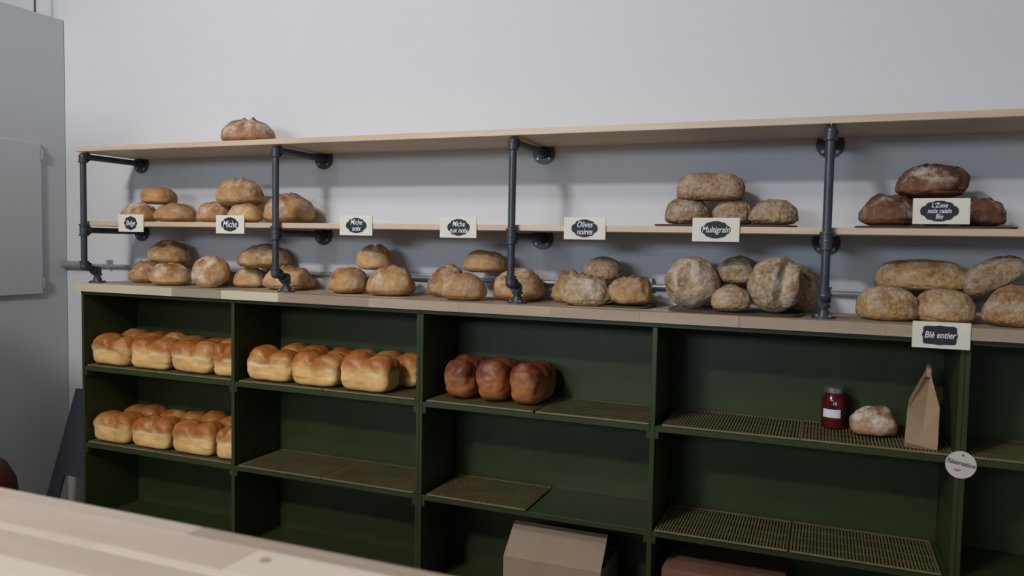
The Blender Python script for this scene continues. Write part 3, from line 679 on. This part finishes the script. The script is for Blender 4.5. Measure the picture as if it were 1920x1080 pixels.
bm.faces.new(q); bmesh.ops.solidify(bm, geom=bm.faces[:], thickness=0.0008); obj('bottom_fold', bm, MT['kraft'], T)

# ------------------------------------------------------------------ cardboard boxes in the bottom row
T = thing('cardboard_box', 'open tan cardboard box with a tilted front flap, bottom row', 'box', (1.919, 0.13, 0.0006))
obj('front_wall', bx(-0.155, 0.155, -0.100, -0.096, 0, 0.138), MT['carton'], T)
obj('back_wall', bx(-0.150, 0.150, 0.106, 0.110, 0, 0.138), MT['carton'], T)
obj('side_wall', bx(-0.155, -0.151, -0.0955, 0.1055, 0, 0.138), MT['carton'], T)
obj('side_wall', bx(0.151, 0.155, -0.0955, 0.1055, 0, 0.138), MT['carton'], T)
obj('bottom', bx(-0.150, 0.150, -0.0955, 0.1055, 0, 0.003), MT['carton'], T)
def flap(n, p, th=0.0035):
    bm = bmesh.new(); a = [bm.verts.new(q) for q in p]
    nn = (Vector(p[1])-Vector(p[0])).cross(Vector(p[3])-Vector(p[0])).normalized()*th
    b = [bm.verts.new(Vector(q)-nn) for q in p]
    bm.faces.new(a); bm.faces.new(b[::-1])
    for i in range(4): bm.faces.new((a[i], b[i], b[(i+1) % 4], a[(i+1) % 4]))
    bmesh.ops.recalc_face_normals(bm, faces=bm.faces[:]); return obj(n, bm, MT['carton'], T)
flap('front_flap', [(-0.155, -0.100, 0.1385), (0.155, -0.100, 0.1385), (0.160, -0.045, 0.236), (-0.141, -0.045, 0.236)])
flap('back_flap', [(0.150, 0.1105, 0.137), (-0.150, 0.1105, 0.137), (-0.148, 0.116, 0.060), (0.148, 0.116, 0.060)])
T = thing('cardboard_box', 'reddish brown closed carton in the bottom row, right of the divider', 'box', (2.42, 0.128, 0.0006))
obj('carton_body', bx(-0.165, 0.165, -0.112, 0.112, 0, 0.190), MT['carton2'], T, bevel=0.002)
obj('lid_flap', bx(-0.164, 0.164, -0.111, -0.003, 0.1903, 0.1935), MT['carton2'], T)
obj('lid_flap', bx(-0.164, 0.164, 0.001, 0.111, 0.1903, 0.1935), MT['carton2'], T)

# ------------------------------------------------------------------ leaning easel board, red tub, counter in the foreground
T = thing('leaning_board', 'dark slate board on two legs leaning in the gap left of the cabinet', 'board', (-0.325, 0.055, FZ), (math.radians(-18.5), 0, 0))
obj('leg', bx(0, 0.066, -0.006, 0.006, 0.004, 0.215), MT['board'], T, bevel=0.001)
obj('leg', bx(0.250, 0.306, -0.006, 0.006, 0.004, 0.215), MT['board'], T, bevel=0.001)
obj('panel', bx(0, 0.306, -0.006, 0.006, 0.2155, 0.575), MT['board'], T, bevel=0.001)
T = thing('red_tub', 'dark red rounded object at the left picture edge, partly hidden by the front counter', 'tub', (-0.245, -0.265, FZ))
obj('tub_body', lathe(bmesh.new(), [(0.12, 0), (0.15, 0.02), (0.155, 0.12), (0.150, 0.19), (0.14, 0.285), (0.11, 0.345), (0.06, 0.385), (0.01, 0.395)], 36), MT['red'], T, smooth=True)
obj('label_sticker', band(0.1565, math.radians(-62), math.radians(-38), 0.13, 0.16), MT['paper'], T)

random.seed(9)
T = thing('front_counter', 'pale wooden block counter in the near foreground, lower left', 'counter', (1.9, -1.80, FZ))
O = (1.9, -1.80, FZ)
rows = [(-1.530, -1.553, [0.7, 1.3, 2.06, 2.75, 3.5], ['fg1', 'fg1', 'fg3', 'fg1']), (-1.5532, -1.606, [0.7, 1.2, 2.152, 2.62, 3.5], ['fg1', 'fg2', 'fg0', 'fg1']),
        (-1.6062, -1.618, [0.7, 2.0, 3.5], ['fg0', 'fg0']), (-1.6182, -1.664, [0.7, 1.75, 2.3, 3.5], ['fg2', 'fg1', 'fg2']), (-1.6642, -1.690, [0.7, 1.9, 3.5], ['fg0', 'fg0'])]
yy = -1.6902
for k in range(5):
    xs = [0.7]; ms = []
    while xs[-1] < 3.5: xs.append(min(3.5, xs[-1]+random.uniform(0.35, 0.7))); ms.append(random.choice(['fg0', 'fg1', 'fg2', 'fg1']))
    rows.append((yy, yy-0.05, xs, ms)); yy -= 0.0502
for (ya, yb, xs, ms) in rows: staves(T, yb, ya, xs, ms, 0.765, 0.80, O)
obj('knot', lathe(bmesh.new(), [(0.0055, 0), (0.0055, 0.0004)], 14, (2.175-O[0], -1.5715-O[1], 0.8001-FZ)), MT['fg3'], T)
obj('front_panel', bx(0.75-O[0], 3.45-O[0], -1.60-O[1], -1.575-O[1], 0, 0.764-FZ), MT['green'], T)
obj('end_panel', bx(0.75-O[0], 0.775-O[0], -1.93-O[1], -1.601-O[1], 0, 0.764-FZ), MT['green'], T)
obj('end_panel', bx(3.425-O[0], 3.45-O[0], -1.93-O[1], -1.601-O[1], 0, 0.764-FZ), MT['green'], T)
